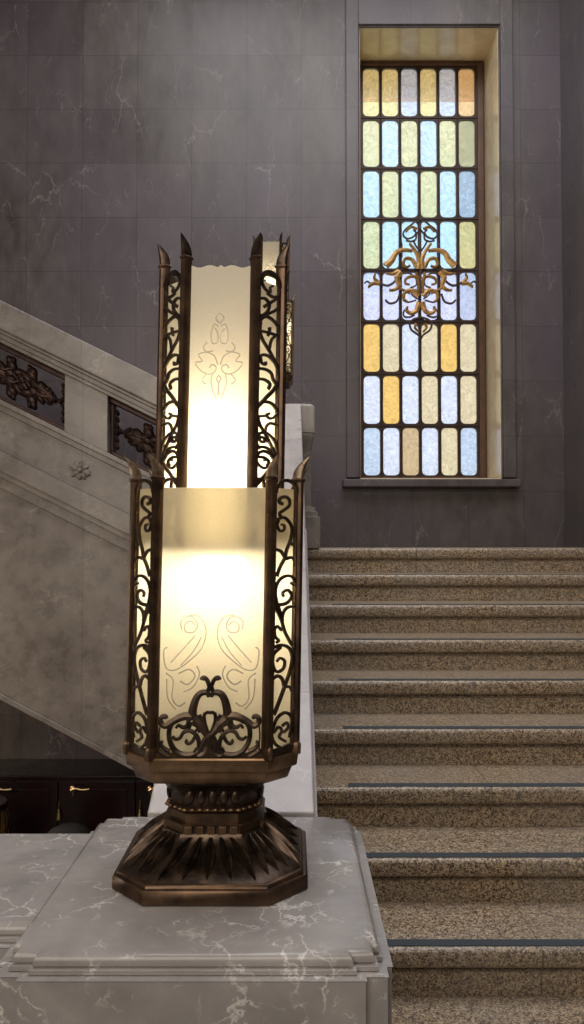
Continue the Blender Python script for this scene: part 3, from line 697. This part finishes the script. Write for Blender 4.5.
    upp += cr(245, 355, 7.58,
        ([(112,420),(130,380),(160,362),(195,370),(228,420)], (S_, T_)), ([(228,430),(205,470),(180,482),(165,460),(180,445)], (S_, S_)), ([(165,465),(110,482)], (S_, S_)),
        ([(108,480),(130,545),(160,610),(195,690),(218,760)], (S_, T_)), ([(228,525),(185,518),(162,555),(160,612)], (S_, S_)), ([(112,642),(145,633),(172,662)], (S_, S_)), ([(112,690),(130,720)], (T_, S_)),
        ([(215,800),(195,755),(150,735),(118,765),(112,820),(150,862),(182,838),(175,800),(152,805)], (T_, .005)), ([(112,980),(125,945),(152,960),(158,1010)], (S_, T_)))
    upp += [([(x, y + 77) for x, y in p], w) for p, w in upp if 356 < p[0][1] < 420 or 400 < p[0][1] < 470]
    def lattice(a, h, z0, z1, k, strokes, xl, xr_, D_, sg):
        c0 = Vector(((a+h)/2, -(a+h)/2, 0)); tg = Vector((1, 1, 0)).normalized(); dg = Vector((1, -1, 0)).normalized()
        wid = (h-a)*math.sqrt(2)/2 - .0072
        def F3(u, v, d): return c0 + tg*u*sg + dg*(d+.002) + Vector((0,0,v))
        m = MB()
        m.stroke([(-wid, z0), (-wid, z1-wid*.9)], .0036, F3, 0, .004, smooth=1); m.stroke([(wid, z0), (wid, z1-wid*.9)], .0036, F3, 0, .004, smooth=1)
        arc = [(-wid*math.cos(PI*i/10), z1-wid*.9 + wid*.9*math.sin(PI*i/10)) for i in range(11)]
        m.stroke(arc, .0060, F3, 0, .005, smooth=1)
        for p, w in strokes:
            q = [(max(-1, min(1, ((x-xl)/(xr_-xl)*2-1)*1.0))*wid, Z(zr(y, D_))) for x, y in p]
            if min(v for _, v in q) < z0: continue
            m.stroke(q, (w[0]*.86, w[1]*.86), F3, 0, .0042, dome=.0010, smooth=4)
        m.stroke([(-wid, z0+.003), (wid, z0+.003)], .008, F3, 0, .005)
        m.build('scroll_lattice', M_brd, T, xf=XF(k))
    for k in range(4):
        sg = 1 if k % 2 == 0 else -1      # the scrolls face each other across a wide face
        lattice(UA, UH, zu0+.008, Z(zr(273, LY-.09)), k, upp, 260, 275.3, LY-.09, sg); lattice(LA, LH, zt+.006, Z(zr(480.5, LY-.13)), k, low, 275, 293.2, LY-.13, sg)
        # clasp leaves at the foot of the lattice
        for x, y in ((LA, -LH), (LH, -LA)):
            m = MB(); rd = Vector((x, y, 0)).normalized()
            m.ball(Vector((x, y, zt+.006)) + rd*.008, (.007, .007, .014), 8, 6)
            m.build('clasp', M_brl, T, xf=XF(k), smooth=True)
    # --- openwork crest at the foot of each wide face
    hs = [([(292,100),(286,76),(278,52),(266,38),(254,36),(249,46)], (12,18)), ([(292,70),(282,90),(276,108)], (12,12)), ([(288,128),(280,112),(262,106),(240,114),(224,136),(212,172),(206,210),(212,240)], (14,34)),
          ([(205,225),(172,222),(140,232),(108,250),(80,268),(60,262),(50,243),(58,226),(74,222),(80,234)], (28,13)), ([(212,238),(238,256),(262,286),(290,322)], (40,22)), ([(292,206),(278,204),(266,218),(268,250),(280,288),(290,315)], (10,10)),
          ([(240,215),(252,240),(262,225),(268,205)], (12,10)), ([(280,318),(262,352),(238,392),(202,410),(160,408),(125,388),(102,350),(94,310),(100,272),(118,248)], (20,16)),
          ([(240,392),(242,350),(226,312),(194,292),(164,302),(150,326),(128,334),(110,320)], (16,10)), ([(222,320),(208,345),(190,356),(178,346),(184,336)], (12,10)), ([(190,245),(182,268),(160,276),(140,266),(128,280)], (16,9)),
          ([(235,262),(218,254),(200,262),(190,285)], (10,12)), ([(100,392),(76,382),(58,366),(54,350),(66,346)], (14,10)), ([(46,388),(66,402),(96,418)], (14,14)), ([(245,300),(232,284),(222,300)], (12,8)),
          ([(290,330),(286,370),(270,400),(244,416),(224,404),(228,382),(244,372)], (26,9)), ([(262,352),(256,372),(262,392)], (12,8)), ([(56,240),(46,300),(48,400)], (5,5))]
    for k in range(4):
        m = MB()
        def F3(u, v, d): return Vector((u, -LH-.003-d, v))
        for sg in (1, -1):
            for p_, w in hs:
                m.stroke([((x-292)/4.87*DL/F*sg*.985, Z(zr(670 + y/4.87, DL))) for x, y in p_], (1.45*w[0]/4.87*DL/F, 1.35*w[1]/4.87*DL/F), F3, -.001, .004, dome=.0025)
        q = Z(zr(670 + 320/4.87, DL)); m.ball((0, -LH-.007, q), (.006, .005, .007), 8, 6)
        m.build('crest_ornament', M_brd, T, xf=XF(k))
    # --- lit tube inside
    m = MB(); m.tube([X0(Vector((0, 0, Z(z)))) for z in (-.088, -.078, -.045, -.02, .0, .015, .03, .10, .18, .265, .285)], [.020,.040,.050,.048,.034,.030,.030,.030,.030,.028,.012], 16)
    m.build('bulb', M_bulb, T, smooth=True)
    m = MB(); m.tube([X0(Vector((0,0,zt-.002))), X0(Vector((0,0,Z(-.115)))), X0(Vector((0,0,Z(-.105)))), X0(Vector((0,0,Z(-.081))))], [.008,.008,.014,.016], 12); m.build('bulb_holder', M_brl, T, smooth=True)
    return T
L1 = lamp((LX, LY, PT))
tag(L1, 'large bronze and frosted glass lamp with horned posts on the near marble pedestal', 'lamp', 'bronze newel lamps')
def copy_tree(o, parent=None):
    c = o.copy(); C.objects.link(c); c.parent = parent
    for ch in list(o.children): copy_tree(ch, c)
    return c
L2 = copy_tree(L1); L2.location = (-.163, 5.47, NT)
tag(L2, 'distant bronze lamp mostly hidden behind the near lamp, on the newel at the landing', 'lamp', 'bronze newel lamps')

# ------------------------------------------------------------------ light
def area(name, loc, rot, sx, sy, power, col):
    d = bpy.data.lights.new(name, 'AREA'); d.shape = 'RECTANGLE'; d.size = sx; d.size_y = sy; d.energy = power; d.color = col
    o = bpy.data.objects.new(name, d); o.location = loc; o.rotation_euler = rot; C.objects.link(o); return o
area('ceiling_fill', (.6, 3.2, 5.9), (0, 0, 0), 4.5, 4.5, 300, (.95, .93, .96))  # added overhead fill
area('hall_fill', (-1.2, -2.7, 2.4), (math.radians(80), 0, math.radians(-6)), 5.5, 4.0, 230, (1.0, .88, .74))  # added warm fill from behind the camera, no fitting built
area('passage_fill', (-4.6, 3.6, -.5), (math.radians(62), 0, math.radians(-48)), 1.2, 1.2, 45, (1.0, .80, .60))  # added out-of-view fill to brighten the wall under the upper flight
pt = area('window_portal', ((wx0+wx1)/2, GY+.09, (wz0+wz1)/2), (math.radians(-90), 0, 0), wx1-wx0, wz1-wz0, 1, (1,1,1)); pt.data.cycles.is_portal = True
w = bpy.data.worlds.new('sky'); bpy.context.scene.world = w; w.use_nodes = True; nt = w.node_tree; nt.nodes.clear(); g = N(nt)
out = nt.nodes.new('ShaderNodeOutputWorld'); bg = nt.nodes.new('ShaderNodeBackground')
tc = g.n('TexCoord').outputs['Generated']; sp = g.n('SeparateXYZ', Vector=tc)
col = g.ramp(sp.outputs[2], [(0,(.62,.66,.68)),(.08,(.84,.87,.93)),(.20,(.86,.88,1.0)),(.30,(.82,.87,1.0)),(.36,(.60,.83,1.0)),(.46,(.74,.86,1.0)),(.6,(.60,.76,1.0)),(1,(.4,.6,1.0))])
nt.links.new(col, bg.inputs[0]); bg.inputs[1].default_value = 1.42; nt.links.new(bg.outputs[0], out.inputs[0])

# ------------------------------------------------------------------ camera
cam = bpy.data.cameras.new('camera'); co = bpy.data.objects.new('camera', cam); C.objects.link(co)
tilt = TILT
co.location = (0, 0, CZ); co.rotation_euler = (PI/2 + tilt, 0, 0)
cam.sensor_fit = 'VERTICAL'; cam.sensor_height = 36; cam.lens = F/1024*36; cam.clip_start = .05
cam.shift_y = (HZ - (512 + F*math.tan(tilt))) / 1024
bpy.context.scene.camera = co
sc = bpy.context.scene
sc.view_settings.view_transform = 'Standard'; sc.view_settings.look = 'None'; sc.view_settings.exposure = 0; sc.view_settings.gamma = 1
sc.view_settings.use_curve_mapping = False
try:
    sc.cycles.use_denoising = True; sc.cycles.sample_clamp_indirect = 4.0; sc.cycles.max_bounces = 8; sc.cycles.transparent_max_bounces = 16
    sc.cycles.caustics_reflective = False
except Exception: pass
